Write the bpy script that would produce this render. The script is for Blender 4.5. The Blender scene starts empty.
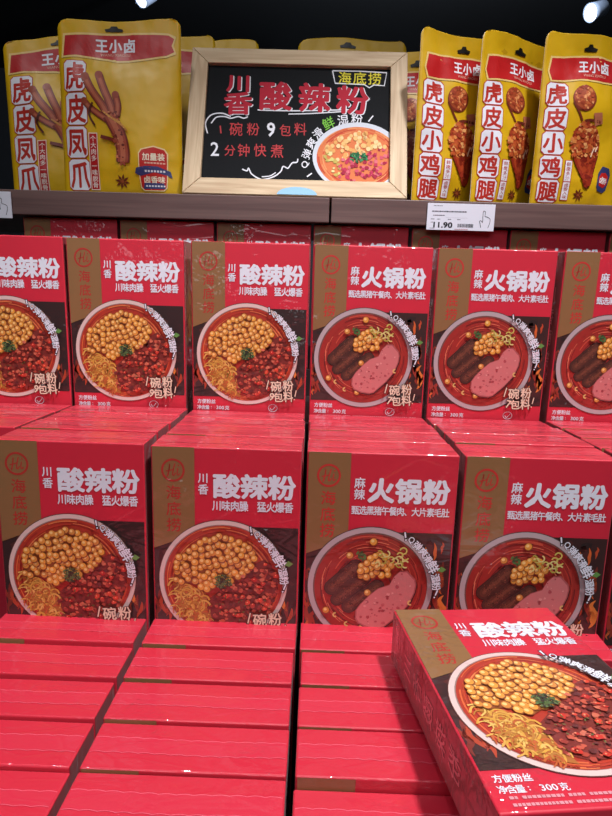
import bpy, bmesh, math, random
from mathutils import Vector, Matrix, noise

sc = bpy.context.scene
C = sc.collection
PI = math.pi
Z0 = 1.35                      # camera height above the floor; the shop is laid out round it

# ------------------------------------------------------------------ camera
F_PX, PITCH, ROLL, YAW = 585.0126, .2096, .0286, -.0136
cam_data = bpy.data.cameras.new('camera'); cam = bpy.data.objects.new('camera', cam_data); C.objects.link(cam)
cam_data.sensor_width = 36; cam_data.lens = F_PX * 36 / 816; cam_data.clip_start = .01
def unyaw(v):
    c, s = math.cos(-YAW), math.sin(-YAW)
    return Vector((c*v[0]-s*v[1], s*v[0]+c*v[1], v[2]))
Rg, Up, Fw = Vector((1,0,0)), Vector((0,math.sin(PITCH),math.cos(PITCH))), Vector((0,math.cos(PITCH),-math.sin(PITCH)))
cr, sr = math.cos(ROLL), math.sin(ROLL)
ax = unyaw(Rg*cr + Up*sr); ay = unyaw(Up*cr - Rg*sr); az = -unyaw(Fw)
M = Matrix((ax, ay, az)).transposed().to_4x4(); M.translation = (0,0,Z0)
cam.matrix_world = M
sc.camera = cam

# ------------------------------------------------------------------ world, lights, exposure
w = bpy.data.worlds.new('world'); sc.world = w; w.use_nodes = True
w.node_tree.nodes['Background'].inputs[0].default_value = (.75,.8,1,1)
w.node_tree.nodes['Background'].inputs[1].default_value = .06
def area(name, loc, target, size, power, col, size_y=None):
    l = bpy.data.lights.new(name, 'AREA'); l.energy = power; l.color = col; l.size = size
    if size_y: l.shape = 'RECTANGLE'; l.size_y = size_y
    o = bpy.data.objects.new(name, l); C.objects.link(o)
    o.location = Vector(loc)+Vector((0,0,Z0))
    d = Vector(target)-Vector(loc); o.rotation_euler = d.to_track_quat('-Z','Y').to_euler()
    return o
area('aisle_fill_light', (-.2,-1.3,1.25), (0,.8,-.1), 1.3, 15.5, (.93,.95,1))
def spot(name, loc, target, power, col, angle=60, rad=.03):
    l = bpy.data.lights.new(name, 'SPOT'); l.energy = power; l.color = col; l.spot_size = math.radians(angle); l.spot_blend = .6
    l.shadow_soft_size = rad
    o = bpy.data.objects.new(name, l); C.objects.link(o); o.location = Vector(loc)+Vector((0,0,Z0))
    d = Vector(target)-Vector(loc); o.rotation_euler = d.to_track_quat('-Z','Y').to_euler()
spot('aisle_spot', (.5,.16,1.52), (.18,.52,-.33), 150, (1,.96,.98), 56, .07)
spot('spot_over_right', (.75,.35,1.5), (.3,.6,-.2), 14, (1,.97,1))
spot('spot_over_left', (-.8,.22,1.5), (-.2,.5,-.3), 15, (.9,.94,1), 50)
spot('shelf_fill_spot', (-.5,.0,1.5), (-.28,.95,.22), 26, (1,.97,.95), 36, .08)  # unseen spot added to brighten the left-hand pouches
spot('edge_glint_spot', (-.34,.2,1.52), (-.05,.5,-.3), 16, (.95,.95,1), 46)  # unseen spot added so the middle boxes' bevelled edges catch highlights
spot('far_wall_fill_light', (.4,2.6,1.5), (.3,5.1,.9), 220, (.85,.92,1), 150, .1)  # unseen light added to lift the far wall out of black
vs = sc.view_settings
vs.view_transform = 'Standard'; vs.look = 'None'; vs.gamma = 1; vs.use_curve_mapping = False
vs.exposure = 0.0

# ------------------------------------------------------------------ helpers
def s2l(c):
    c = c/255
    return c/12.92 if c <= .04045 else ((c+.055)/1.055)**2.4
def lin(rgb): return (s2l(rgb[0]), s2l(rgb[1]), s2l(rgb[2]), 1)

def new_mat(name):
    m = bpy.data.materials.new(name); m.use_nodes = True
    nt = m.node_tree; return m, nt, nt.nodes['Principled BSDF']

def film_print():
    """printed board under clear shrink film: colour from the ink attribute, wrinkled clear coat"""
    m, nt, b = new_mat('printed_board_in_film')
    at = nt.nodes.new('ShaderNodeAttribute'); at.attribute_name = 'ink'
    nt.links.new(at.outputs['Color'], b.inputs['Base Color'])
    b.inputs['Roughness'].default_value = .55
    b.inputs['Specular IOR Level'].default_value = .6
    b.inputs['Sheen Weight'].default_value = .09; b.inputs['Sheen Roughness'].default_value = .5
    b.inputs['Coat Weight'].default_value = 1.0
    b.inputs['Coat Roughness'].default_value = .065
    b.inputs['Coat IOR'].default_value = 1.45
    tc = nt.nodes.new('ShaderNodeTexCoord'); oi = nt.nodes.new('ShaderNodeObjectInfo')
    geo = nt.nodes.new('ShaderNodeNewGeometry')
    mp = nt.nodes.new('ShaderNodeMapping'); mp.inputs['Scale'].default_value = (9, 22, 15)
    nt.links.new(geo.outputs['Position'], mp.inputs[0])
    n1 = nt.nodes.new('ShaderNodeTexNoise'); n1.inputs['Scale'].default_value = 1.6; n1.inputs['Detail'].default_value = 3
    n1.inputs['Distortion'].default_value = 1.2
    nt.links.new(mp.outputs[0], n1.inputs[0])
    v = nt.nodes.new('ShaderNodeTexVoronoi'); v.feature = 'DISTANCE_TO_EDGE'; v.inputs['Scale'].default_value = 2.2
    nt.links.new(mp.outputs[0], v.inputs['Vector'])
    mr = nt.nodes.new('ShaderNodeMapRange'); mr.inputs[1].default_value = 0; mr.inputs[2].default_value = .06
    nt.links.new(v.outputs['Distance'], mr.inputs[0])
    ad = nt.nodes.new('ShaderNodeMath'); ad.operation = 'MULTIPLY_ADD'; ad.inputs[1].default_value = .18
    nt.links.new(mr.outputs[0], ad.inputs[0]); nt.links.new(n1.outputs[0], ad.inputs[2])
    bp = nt.nodes.new('ShaderNodeBump'); bp.inputs['Strength'].default_value = .3; bp.inputs['Distance'].default_value = .004
    nt.links.new(ad.outputs[0], bp.inputs['Height'])
    n2 = nt.nodes.new('ShaderNodeTexNoise'); n2.inputs['Scale'].default_value = 190; n2.inputs['Detail'].default_value = 1
    nt.links.new(geo.outputs['Position'], n2.inputs[0])
    n3 = nt.nodes.new('ShaderNodeTexNoise'); n3.inputs['Scale'].default_value = 17
    nt.links.new(geo.outputs['Position'], n3.inputs[0])
    m3 = nt.nodes.new('ShaderNodeMapRange'); m3.inputs[1].default_value = .55; m3.inputs[2].default_value = .72
    nt.links.new(n3.outputs[0], m3.inputs[0])
    m2 = nt.nodes.new('ShaderNodeMath'); m2.operation = 'MULTIPLY'
    nt.links.new(n2.outputs[0], m2.inputs[0]); nt.links.new(m3.outputs[0], m2.inputs[1])
    bp2 = nt.nodes.new('ShaderNodeBump'); bp2.inputs['Strength'].default_value = .6; bp2.inputs['Distance'].default_value = .007
    nt.links.new(m2.outputs[0], bp2.inputs['Height']); nt.links.new(bp.outputs[0], bp2.inputs['Normal'])
    nt.links.new(bp2.outputs[0], b.inputs['Coat Normal'])
    return m
def foil_print():
    m, nt, b = new_mat('printed_foil_pouch')
    at = nt.nodes.new('ShaderNodeAttribute'); at.attribute_name = 'ink'
    nt.links.new(at.outputs['Color'], b.inputs['Base Color'])
    b.inputs['Roughness'].default_value = .42
    b.inputs['Specular IOR Level'].default_value = .45
    geo = nt.nodes.new('ShaderNodeNewGeometry')
    n1 = nt.nodes.new('ShaderNodeTexNoise'); n1.inputs['Scale'].default_value = 22; n1.inputs['Detail'].default_value = 2
    nt.links.new(geo.outputs['Position'], n1.inputs[0])
    bp = nt.nodes.new('ShaderNodeBump'); bp.inputs['Strength'].default_value = .35; bp.inputs['Distance'].default_value = .01
    nt.links.new(n1.outputs[0], bp.inputs['Height']); nt.links.new(bp.outputs[0], b.inputs['Normal'])
    return m
def matte_print():
    m, nt, b = new_mat('chalk_and_paper_ink')
    at = nt.nodes.new('ShaderNodeAttribute'); at.attribute_name = 'ink'
    n1 = nt.nodes.new('ShaderNodeTexNoise'); n1.inputs['Scale'].default_value = 700
    geo = nt.nodes.new('ShaderNodeNewGeometry'); nt.links.new(geo.outputs['Position'], n1.inputs[0])
    mr = nt.nodes.new('ShaderNodeMapRange'); mr.inputs[3].default_value = .85; mr.inputs[4].default_value = 1.05
    nt.links.new(n1.outputs[0], mr.inputs[0])
    mx = nt.nodes.new('ShaderNodeMix'); mx.data_type = 'RGBA'; mx.blend_type = 'MULTIPLY'; mx.inputs[0].default_value = 1
    nt.links.new(at.outputs['Color'], mx.inputs[6]); nt.links.new(mr.outputs[0], mx.inputs[7])
    nt.links.new(mx.outputs[2], b.inputs['Base Color'])
    b.inputs['Roughness'].default_value = .75; b.inputs['Specular IOR Level'].default_value = .25
    return m
def plain(name, rgb, rough=.6, metal=0, spec=.5, noise_amt=.12, nscale=30):
    m, nt, b = new_mat(name)
    geo = nt.nodes.new('ShaderNodeNewGeometry')
    n = nt.nodes.new('ShaderNodeTexNoise'); n.inputs['Scale'].default_value = nscale
    nt.links.new(geo.outputs['Position'], n.inputs[0])
    mx = nt.nodes.new('ShaderNodeMix'); mx.data_type = 'RGBA'
    a = lin(rgb)
    mx.inputs[6].default_value = tuple(x*(1-noise_amt) for x in a[:3])+(1,)
    mx.inputs[7].default_value = tuple(min(1,x*(1+noise_amt)) for x in a[:3])+(1,)
    nt.links.new(n.outputs[0], mx.inputs[0]); nt.links.new(mx.outputs[2], b.inputs['Base Color'])
    b.inputs['Roughness'].default_value = rough; b.inputs['Metallic'].default_value = metal
    b.inputs['Specular IOR Level'].default_value = spec
    return m
def wood(name, c1, c2, scale, rough=.55, dist=2.0):
    m, nt, b = new_mat(name)
    tc = nt.nodes.new('ShaderNodeTexCoord')
    mp = nt.nodes.new('ShaderNodeMapping'); mp.inputs['Scale'].default_value = scale
    nt.links.new(tc.outputs['Object'], mp.inputs[0])
    n = nt.nodes.new('ShaderNodeTexNoise'); n.inputs['Scale'].default_value = 1; n.inputs['Detail'].default_value = 5
    n.inputs['Distortion'].default_value = dist
    nt.links.new(mp.outputs[0], n.inputs[0])
    r = nt.nodes.new('ShaderNodeValToRGB'); r.color_ramp.elements[0].position = .35; r.color_ramp.elements[1].position = .65
    r.color_ramp.elements[0].color = lin(c1); r.color_ramp.elements[1].color = lin(c2)
    nt.links.new(n.outputs[0], r.inputs[0]); nt.links.new(r.outputs[0], b.inputs['Base Color'])
    b.inputs['Roughness'].default_value = rough; b.inputs['Specular IOR Level'].default_value = .35
    return m
def emit(name, rgb, s):
    m, nt, b = new_mat(name)
    b.inputs['Emission Color'].default_value = lin(rgb); b.inputs['Emission Strength'].default_value = s
    return m

FILM, FOIL, CHALK = film_print(), foil_print(), matte_print()

def link(name, me, parent=None):
    o = bpy.data.objects.new(name, me); C.objects.link(o)
    if parent: o.parent = parent
    return o
def thing(name, label, cat, loc=(0,0,0), rot=(0,0,0), group=None):
    o = bpy.data.objects.new(name, None); C.objects.link(o); o.empty_display_size = .02
    o.location = loc; o.rotation_euler = rot
    o['label'] = label; o['category'] = cat
    if group: o['group'] = group
    return o
def copy_tree(o, parent=None):
    c = o.copy(); C.objects.link(c)
    if parent: c.parent = parent
    for ch in o.children: copy_tree(ch, c)
    return c

def bm_obj(name, bm, mat, parent=None, smooth=False):
    me = bpy.data.meshes.new(name); bmesh.ops.recalc_face_normals(bm, faces=bm.faces); bm.to_mesh(me); bm.free()
    me.materials.append(mat)
    if smooth:
        for p in me.polygons: p.use_smooth = True
    return link(name, me, parent)
def add_box(bm, a, b, bev=0, seg=2):
    r = bmesh.ops.create_cube(bm, size=1)
    for v in r['verts']:
        v.co = Vector(((a[0]+b[0])/2+v.co.x*(b[0]-a[0]), (a[1]+b[1])/2+v.co.y*(b[1]-a[1]), (a[2]+b[2])/2+v.co.z*(b[2]-a[2])))
    if bev:
        es = list({e for v in r['verts'] for e in v.link_edges})
        bmesh.ops.bevel(bm, geom=es, offset=bev, segments=seg, profile=.5, affect='EDGES')
def struct(name, boxes, mat):
    bm = bmesh.new()
    for a, b in boxes: add_box(bm, a, b)
    o = bm_obj(name, bm, mat); o['kind'] = 'structure'; return o

# ---------------------------------------------------------------- glyphs
_gl = {}
def glyph(ch, off=0.0, res=2):
    k = (ch, round(off,4), res)
    if k in _gl: return _gl[k]
    cu = bpy.data.curves.new('g', 'FONT'); cu.body = ch; cu.size = 1; cu.offset = off; cu.resolution_u = res
    o = bpy.data.objects.new('g', cu); C.objects.link(o)
    bpy.context.view_layer.update()
    dg = bpy.context.evaluated_depsgraph_get()
    me = bpy.data.meshes.new_from_object(o.evaluated_get(dg))
    vs_ = [(v.co.x, v.co.y) for v in me.vertices]; fs = [tuple(p.vertices) for p in me.polygons]
    bpy.data.objects.remove(o); bpy.data.meshes.remove(me); bpy.data.curves.remove(cu)
    _gl[k] = (vs_, fs); return _gl[k]

class Ink:
    """flat printed art in 2-D (x right, y down), later laid on a surface"""
    def __init__(s): s.v = []; s.f = []; s.c = []; s.z = []; s.layer = 0
    def up(s, n=1): s.layer += n; return s
    def poly(s, pts, col):
        b = len(s.v); s.v += [(p[0], p[1]) for p in pts]; s.z += [s.layer]*len(pts)
        s.f.append(tuple(range(b, b+len(pts)))); s.c.append(col)
    def rect(s, x0, y0, x1, y1, col): s.poly([(x0,y0),(x0,y1),(x1,y1),(x1,y0)], col)
    def grid(s, x0, y0, x1, y1, n, m, col):
        for i in range(n):
            for j in range(m):
                s.rect(x0+(x1-x0)*i/n, y0+(y1-y0)*j/m, x0+(x1-x0)*(i+1)/n, y0+(y1-y0)*(j+1)/m, col)
    def disc(s, x, y, r, col, ry=None, n=20, rot=0, a0=0):
        ry = ry or r; c, q = math.cos(rot), math.sin(rot)
        P = []
        for i in range(n):
            a = -2*PI*i/n+a0; ex, ey = r*math.cos(a), ry*math.sin(a)
            P.append((x+c*ex-q*ey, y+q*ex+c*ey))
        s.poly(P, col)
    def fan(s, x, y, r, col, ry=None, n=48, rings=4):
        ry = ry or r
        for k in range(rings):
            for i in range(n):
                a, b = 2*PI*i/n, 2*PI*(i+1)/n
                p, q = k/rings, (k+1)/rings
                pts = [(x+r*q*math.cos(a), y+ry*q*math.sin(a)), (x+r*q*math.cos(b), y+ry*q*math.sin(b))]
                if k: pts += [(x+r*p*math.cos(b), y+ry*p*math.sin(b)), (x+r*p*math.cos(a), y+ry*p*math.sin(a))]
                else: pts += [(x,y)]
                s.poly(pts[::-1], col)
    def ring(s, x, y, r0, r1, col, n=64, a0=0, a1=2*PI, k=1.0):
        for i in range(n):
            a, b = a0+(a1-a0)*i/n, a0+(a1-a0)*(i+1)/n
            s.poly([(x+r*math.cos(t), y+r*k*math.sin(t)) for r, t in ((r0,a),(r0,b),(r1,b),(r1,a))], col)
    def ribbon(s, pts, wd, col, taper=False):
        L, R = [], []
        n = len(pts)
        for i, p in enumerate(pts):
            a = pts[max(0,i-1)]; b = pts[min(n-1,i+1)]
            dx, dy = b[0]-a[0], b[1]-a[1]; d = math.hypot(dx,dy) or 1
            h = wd/2
            if taper: h *= max(.15, math.sin(PI*(i+.5)/n))
            L.append((p[0]-dy/d*h, p[1]+dx/d*h)); R.append((p[0]+dy/d*h, p[1]-dx/d*h))
        for i in range(n-1): s.poly([L[i],L[i+1],R[i+1],R[i]], col)
    def curve(s, pts, wd, col, n=10, taper=False):
        out = []
        m = len(pts)
        for i in range(m-1):
            p0, p1, p2, p3 = pts[max(0,i-1)], pts[i], pts[i+1], pts[min(m-1,i+2)]
            for j in range(n):
                t = j/n
                out.append(tuple(.5*((2*p1[k])+(-p0[k]+p2[k])*t+(2*p0[k]-5*p1[k]+4*p2[k]-p3[k])*t*t+(-p0[k]+3*p1[k]-3*p2[k]+p3[k])*t**3) for k in (0,1)))
        out.append(pts[-1]); s.ribbon(out, wd, col, taper)
    def char(s, ch, cx, cy, wd, h, col, off=.02, rot=0):
        V, Fs = glyph(ch)
        if not Fs: return
        nk = 0 if off <= .003 else (4 if off < .016 else 8)
        sh = [(0,0)]+[(off*math.cos(2*PI*q/nk+.78), off*math.sin(2*PI*q/nk+.78)) for q in range(nk)]
        if off > .06: sh += [(p*.5,q*.5) for p, q in sh[1:]]
        cjk = ord(ch) > 0x2e80
        if cjk: mx, my = .5, .38
        else:
            xs = [p[0] for p in V]; ys = [p[1] for p in V]; mx, my = (min(xs)+max(xs))/2, (min(ys)+max(ys))/2
        c, q = math.cos(rot), math.sin(rot)
        for n_, (ox, oy) in enumerate(sh):
            b = len(s.v)
            for px, py in V:
                ex, ey = (px+ox-mx)*wd, -(py+oy-my)*h
                s.v.append((cx+c*ex-q*ey, cy+q*ex+c*ey)); s.z.append(s.layer+n_*.04)
            for f in Fs: s.f.append(tuple(b+i for i in f)); s.c.append(col)
    def row(s, txt, x0, x1, cy, h, col, off=.02, vertical=False, wd=None):
        n = len(txt)
        for i, ch in enumerate(txt):
            if ch == ' ': continue
            p = x0+(x1-x0)*(i+.5)/n
            cw = wd or abs(x1-x0)/n
            if vertical: s.char(ch, cy, p, h, cw, col, off)
            else: s.char(ch, p, cy, cw, h, col, off)
    def latin(s, txt, x0, x1, cy, h, col, off=.01):
        V, Fs = glyph(txt); xs = [p[0] for p in V]; ys = [p[1] for p in V]
        kx = (x1-x0)/(max(xs)-min(xs)); ky = h/(max(ys)-min(ys)); my = (min(ys)+max(ys))/2
        for q, (ox, oy) in enumerate([(0,0)]+([(off,off),(off,-off),(-off,off),(-off,-off)] if off else [])):
            b = len(s.v)
            for px, py in V: s.v.append((x0+(px+ox-min(xs))*kx, cy-(py+oy-my)*ky)); s.z.append(s.layer+q*.04)
            for f in Fs: s.f.append(tuple(b+i for i in f)); s.c.append(col)
    def build(s, name, fn, mat, parent=None, maxedge=None):
        me = bpy.data.meshes.new(name)
        cols = sorted(set(s.c)); ci = {c: i for i, c in enumerate(cols)}
        bm = bmesh.new()
        il = bm.faces.layers.int.new('ci'); zl = bm.verts.layers.float.new('zl')
        vv = []
        for (x, y), z in zip(s.v, s.z):
            v = bm.verts.new((x, y, 0)); v[zl] = z; vv.append(v)
        for f, c in zip(s.f, s.c):
            try: fc = bm.faces.new([vv[i] for i in f]); fc[il] = ci[c]
            except ValueError: pass
        if maxedge:
            bmesh.ops.triangulate(bm, faces=bm.faces[:])
            for _ in range(4):
                es = [e for e in bm.edges if e.calc_length() > maxedge]
                if not es: break
                bmesh.ops.subdivide_edges(bm, edges=es, cuts=1)
                bmesh.ops.triangulate(bm, faces=[f for f in bm.faces if len(f.verts) > 3])
        bm.normal_update()
        fl = [f for f in bm.faces if f.normal.z > 0]       # y runs down: clockwise faces look outward
        if fl: bmesh.ops.reverse_faces(bm, faces=fl)
        idx = [f[il] for f in bm.faces]
        for v in bm.verts: v.co = fn(v.co.x, v.co.y, v[zl])
        bm.to_mesh(me); bm.free()
        ink_attr(me, [cols[i] for i in idx])
        me.materials.append(mat)
        return link(name, me, parent)
def ink_attr(me, facecols):
    at = me.color_attributes.new('ink', 'FLOAT_COLOR', 'CORNER')
    buf = []
    cache = {}
    for p, c in zip(me.polygons, facecols):
        if c not in cache: cache[c] = lin(c)
        buf += list(cache[c])*p.loop_total
    at.data.foreach_set('color', buf)

# ------------------------------------------------------------------ the shop
DARK = plain('dark_wall_paint', (30,32,36), .8, spec=.2)
PILLAR = plain('dark_grey_panel', (48,52,56), .7, spec=.2)
BROWNBLACK = plain('brown_black_panel', (32,24,20), .7, spec=.2)
FLOORM = plain('grey_floor_tile', (120,118,116), .4)
struct('floor', [((-3.2,-3.2,-.05),(3.2,5.2,0))], FLOORM)
struct('ceiling', [((-3.2,-3.2,Z0+1.62),(3.2,5.2,Z0+1.7))], DARK)
struct('wall_back', [((-3.2,5.1,0),(3.2,5.2,Z0+1.62))], DARK)
struct('wall_left', [((-3.2,-3.2,0),(-3.1,5.1,Z0+1.62))], PILLAR)
struct('wall_right', [((3.1,-3.2,0),(3.2,5.1,Z0+1.62))], PILLAR)
struct('wall_front', [((-3.1,-3.2,0),(3.1,-3.1,Z0+1.62))], PILLAR)
struct('trim_1', [((-.36,4.6,0),(.72,4.75,Z0+1.62))], PILLAR)          # grey column far behind the shelf
struct('trim_2', [((.73,4.5,0),(1.2,4.7,Z0+1.62))], BROWNBLACK)
# stepped display base under the boxes
STEP = plain('dark_display_laminate', (40,30,32), .5)
struct('trim_3', [((-.62,.22,0),(.62,.538,Z0-.5585)), ((-.62,.538,0),(.62,.735,Z0-.3785)),
                  ((-.62,.735,0),(.62,.925,Z0-.1765)), ((-.62,.925,0),(.62,1.3,Z0-.1345))], STEP)

# ---- spotlights on the far ceiling
LENS = emit('lit_spotlight_lens', (225,238,255), 9)
CAN = plain('white_spotlight_housing', (150,165,190), .35)
def spotlight(loc, tgt, label):
    t = thing('ceiling_spotlight', label, 'spotlight', loc, group='spotlights on the far ceiling')
    d = (Vector(tgt)-Vector(loc)).normalized(); q = d.to_track_quat('-Z','Y').to_matrix().to_4x4()
    bm = bmesh.new(); N = 32
    prof = [(.0,.11),(.03,.108),(.040,.095),(.044,.03),(.047,.0),(.043,.0),(.040,.012)]
    rings = [[bm.verts.new(q @ Vector((r*math.cos(2*PI*i/N), r*math.sin(2*PI*i/N), z))) for i in range(N)] for r, z in prof]
    for a, b in zip(rings, rings[1:]):
        for i in range(N):
            try: bm.faces.new((a[i], a[(i+1)%N], b[(i+1)%N], b[i]))
            except ValueError: pass
    bmesh.ops.remove_doubles(bm, verts=bm.verts, dist=1e-5)
    bm_obj('housing', bm, CAN, t, True)
    bm = bmesh.new(); bmesh.ops.create_circle(bm, cap_ends=True, radius=.0405, segments=N, matrix=q @ Matrix.Translation((0,0,.008)))
    bm_obj('lens', bm, LENS, t)
    bm = bmesh.new(); h = Z0+1.62-loc[2]
    p0 = (q @ Vector((0,0,.10)))
    bmesh.ops.create_cone(bm, cap_ends=True, radius1=.008, radius2=.008, depth=max(.03,h-p0.z), segments=12,
                          matrix=Matrix.Translation((p0.x,p0.y,p0.z+(h-p0.z)/2)))
    bm_obj('stem', bm, CAN, t)
spotlight((.4507*3.15, 1.1277*3.15, Z0+.4657*3.15), (-1.2,2.5,Z0+.2), 'small lit spotlight hanging from the dark ceiling above the right-hand pouches')
spotlight((-.3187*3.2, 1.1165*3.2, Z0+.4665*3.2), (-2.2,2.2,Z0+.2), 'small lit spotlight hanging from the dark ceiling above the large left pouch')

# ---- the upper shelf: two boards meeting at a dark joint
SHELFM = wood('dark_walnut_laminate', (92,70,68), (112,88,84), (4,60,120), .45, .6)
def shelf(x0, x1, label):
    bm = bmesh.new(); add_box(bm, (x0,.915,Z0+.0898), (x1,1.3,Z0+.1255), .0012)
    o = bm_obj('shelf_board', bm, SHELFM); o['label'] = label; o['category'] = 'shelf'; o['group'] = 'boards of the upper shelf'
shelf(-.75, .0138, 'dark brown wooden shelf board under the chalkboard and the left pouches')
shelf(.0168, .85, 'dark brown wooden shelf board under the drumstick pouches, right of the joint')

# ------------------------------------------------------------------ noodle boxes
W, H, T = .145, .222, .0461
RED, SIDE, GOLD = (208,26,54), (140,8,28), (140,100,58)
WHITE = (232,236,248)
def box_carton(name, parent):
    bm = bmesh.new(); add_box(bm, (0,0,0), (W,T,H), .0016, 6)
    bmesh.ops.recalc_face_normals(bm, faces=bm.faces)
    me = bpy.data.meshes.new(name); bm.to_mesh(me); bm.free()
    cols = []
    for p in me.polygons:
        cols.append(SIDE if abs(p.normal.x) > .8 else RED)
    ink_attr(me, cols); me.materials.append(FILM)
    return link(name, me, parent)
def front(x, y, z):
    x = max(.4, min(144.6, x)); return Vector((.0012+x*.001*.9834, -.00025-z*.00005, H-y*.001))
def top(x, y, z): return Vector((x*.001, y*.001, H+.00025+z*.00004))
def left(x, y, z): return Vector((-.00025-z*.00005, x*.001, H-y*.001))
def right(x, y, z): return Vector((W+.00025+z*.00005, x*.001, H-y*.001))

def bean(k, rnd, x, y, r, pale=0):
    tone = rnd.uniform(-14, 14)
    k.layer = 30 + int(rnd.random()*6)*4
    k.disc(x, y, r*1.08, (150+int(tone),80+int(tone),26), n=12)
    k.up(); k.disc(x-.1*r, y-.1*r, r*.92, (226+int(tone),150+int(tone),58+pale), n=12)
    k.up(); k.disc(x-.28*r, y-.3*r, r*.45, (250,208,130), n=8)
def leaf(k, rnd, x, y, r, col):
    a = rnd.uniform(0, PI); k.disc(x, y, r, col, r*.45, 7, a)
def chunk(k, rnd, x, y, r, col):
    n = rnd.randint(4,7); a0 = rnd.random()*6
    k.poly([(x+r*rnd.uniform(.6,1.15)*math.cos(a0-2*PI*i/n), y+r*rnd.uniform(.5,1.0)*math.sin(a0-2*PI*i/n)) for i in range(n)], col)
def flames(k, rnd, spots):
    for x, y, s, col in spots:
        pts = [(x, y)]
        for j in range(4): pts.append((pts[-1][0]+rnd.uniform(-.45,.45)*s, pts[-1][1]-rnd.uniform(.5,.9)*s))
        k.curve(pts, s*.55, col, 6, True)
def inside(x, y, P):
    r = False; j = len(P)-1
    for i in range(len(P)):
        if (P[i][1] > y) != (P[j][1] > y) and x < (P[j][0]-P[i][0])*(y-P[i][1])/(P[j][1]-P[i][1])+P[i][0]: r = not r
        j = i
    return r

def food_base(rnd, hot):
    k = Ink()
    dark = (44,16,16) if not hot else (52,18,16)
    k.rect(0.4, 79, W*1000-.4, 192, dark)
    k.layer = 1
    for _ in range(36):       # dark blotches of the photographed table
        x, y = rnd.uniform(4,141), rnd.uniform(84,188)
        chunk(k, rnd, x, y, rnd.uniform(2,7), rnd.choice([(60,24,20),(34,12,13),(74,28,22),(88,30,22)]))
    k.layer = 2
    sp = []
    for _ in range(16 if not hot else 44):
        side = rnd.random()
        x = rnd.uniform(2,18) if side < .5 else rnd.uniform(122,142)
        y = rnd.uniform(150,190) if not hot else rnd.uniform(135,191)
        sp.append((x, y, rnd.uniform(4,11), rnd.choice([(176,60,28),(205,92,36),(150,44,24),(120,34,22),(226,124,48)])))
    flames(k, rnd, sp)
    if hot:
        flames(k, rnd, [(128,108,6,(214,96,36)), (135,100,5,(190,70,30)), (122,104,4,(226,120,50))])
    return k
def food_suanla():
    rnd = random.Random(5); k = food_base(rnd, False)
    cx, cy = 70, 137
    k.layer = 8;  k.fan(cx, cy, 65.5, (92,52,46), 64.5, 64, 2)
    k.layer = 9;  k.fan(cx, cy, 64.8, (226,198,192), 63.8, 64, 2)
    k.layer = 10; k.fan(cx, cy, 60.6, (148,120,112), 59.6, 64, 2)
    k.layer = 11; k.fan(cx+.3, cy+.3, 60.0, (176,46,24), 59.0, 64, 3)
    for i in range(90):          # glass noodles sweeping round the broth
        r = rnd.uniform(40, 58); a = rnd.uniform(0, 2*PI); l = rnd.uniform(.35,1.1)
        k.layer = 12 + i % 6
        k.ring(cx+rnd.uniform(-1,1), cy, r, r+rnd.uniform(.6,1.5), rnd.choice([(204,72,34),(220,100,50),(156,34,20),(230,126,72),(190,54,28)]), 10, a, a+l)
    # noodles, lower left
    pn = [(21,134),(52,150),(58,176),(62,192),(42,186),(24,166)]
    k.layer = 20; k.poly([(p[0],p[1]) for p in pn][::-1], (176,104,38))
    for i in range(150):
        x, y = rnd.uniform(20,60), rnd.uniform(136,188)
        if not inside(x,y,pn): continue
        k.layer = 21 + i % 8; a = rnd.uniform(-.4,1.6); r = rnd.uniform(4,11)
        pts = [(x+r*t*math.cos(a+t*.9), y+r*t*math.sin(a+t*.9)) for t in (-1,-.5,0,.5,1)]
        k.curve(pts, rnd.uniform(.9,1.9), rnd.choice([(216,160,62),(232,188,98),(186,124,44),(224,172,80),(196,96,40)]), 5)
    # minced meat, lower right
    pm = [(74,141),(84,134),(100,118),(112,112),(124,126),(126,146),(116,170),(96,187),(72,190),(58,184),(54,170),(56,156)]
    k.layer = 20; k.poly(pm[::-1], (122,36,26))
    for i in range(420):
        x, y = rnd.uniform(54,128), rnd.uniform(110,192)
        if not inside(x,y,pm): continue
        k.layer = 21 + i % 30
        chunk(k, rnd, x, y, rnd.uniform(1.5,3.6), rnd.choice([(156,50,38),(182,66,48),(120,32,28),(142,42,32),(200,86,62),(96,26,22),(212,110,82)]))
    for i in range(34):
        x, y = rnd.uniform(56,124), rnd.uniform(116,188)
        if inside(x,y,pm):
            k.layer = 52; chunk(k, rnd, x, y, rnd.uniform(2,4), rnd.choice([(204,46,30),(220,66,40),(190,34,26)]))
            k.layer = 53; k.disc(x-.6, y-.6, .7, (240,150,110), n=6)
    # chickpeas
    pc = [(20,128),(26,112),(44,96),(62,88),(78,90),(94,98),(104,110),(98,122),(86,132),(70,140),(56,148),(40,140),(24,140)]
    pts = []
    tries = 0
    while len(pts) < 104 and tries < 9000:
        tries += 1
        x, y = rnd.uniform(18,106), rnd.uniform(86,150)
        if inside(x,y,pc) and all((x-a)**2+(y-b)**2 > 5.0**2 for a,b in pts): pts.append((x,y))
    k.layer = 28; k.poly(pc[::-1], (150,74,24))
    for x, y in pts: bean(k, rnd, x, y, rnd.uniform(3.1,3.9))
    # chopped herb
    for i in range(90):
        a, r = rnd.uniform(0,2*PI), rnd.uniform(0,1)**.7
        k.layer = 60 + i % 5
        leaf(k, rnd, 70+8.5*r*math.cos(a), 136+7*r*math.sin(a), rnd.uniform(1,2.4), rnd.choice([(48,74,34),(34,54,28),(76,104,52),(96,124,70),(28,40,24)]))
    for i in range(26):
        k.layer = 62; leaf(k, rnd, rnd.uniform(60,118), rnd.uniform(138,184), rnd.uniform(.7,1.4), (84,104,48))
    return k
def hp(x, y): return ((x-25)/545*145, (y-30)*.27)
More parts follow.
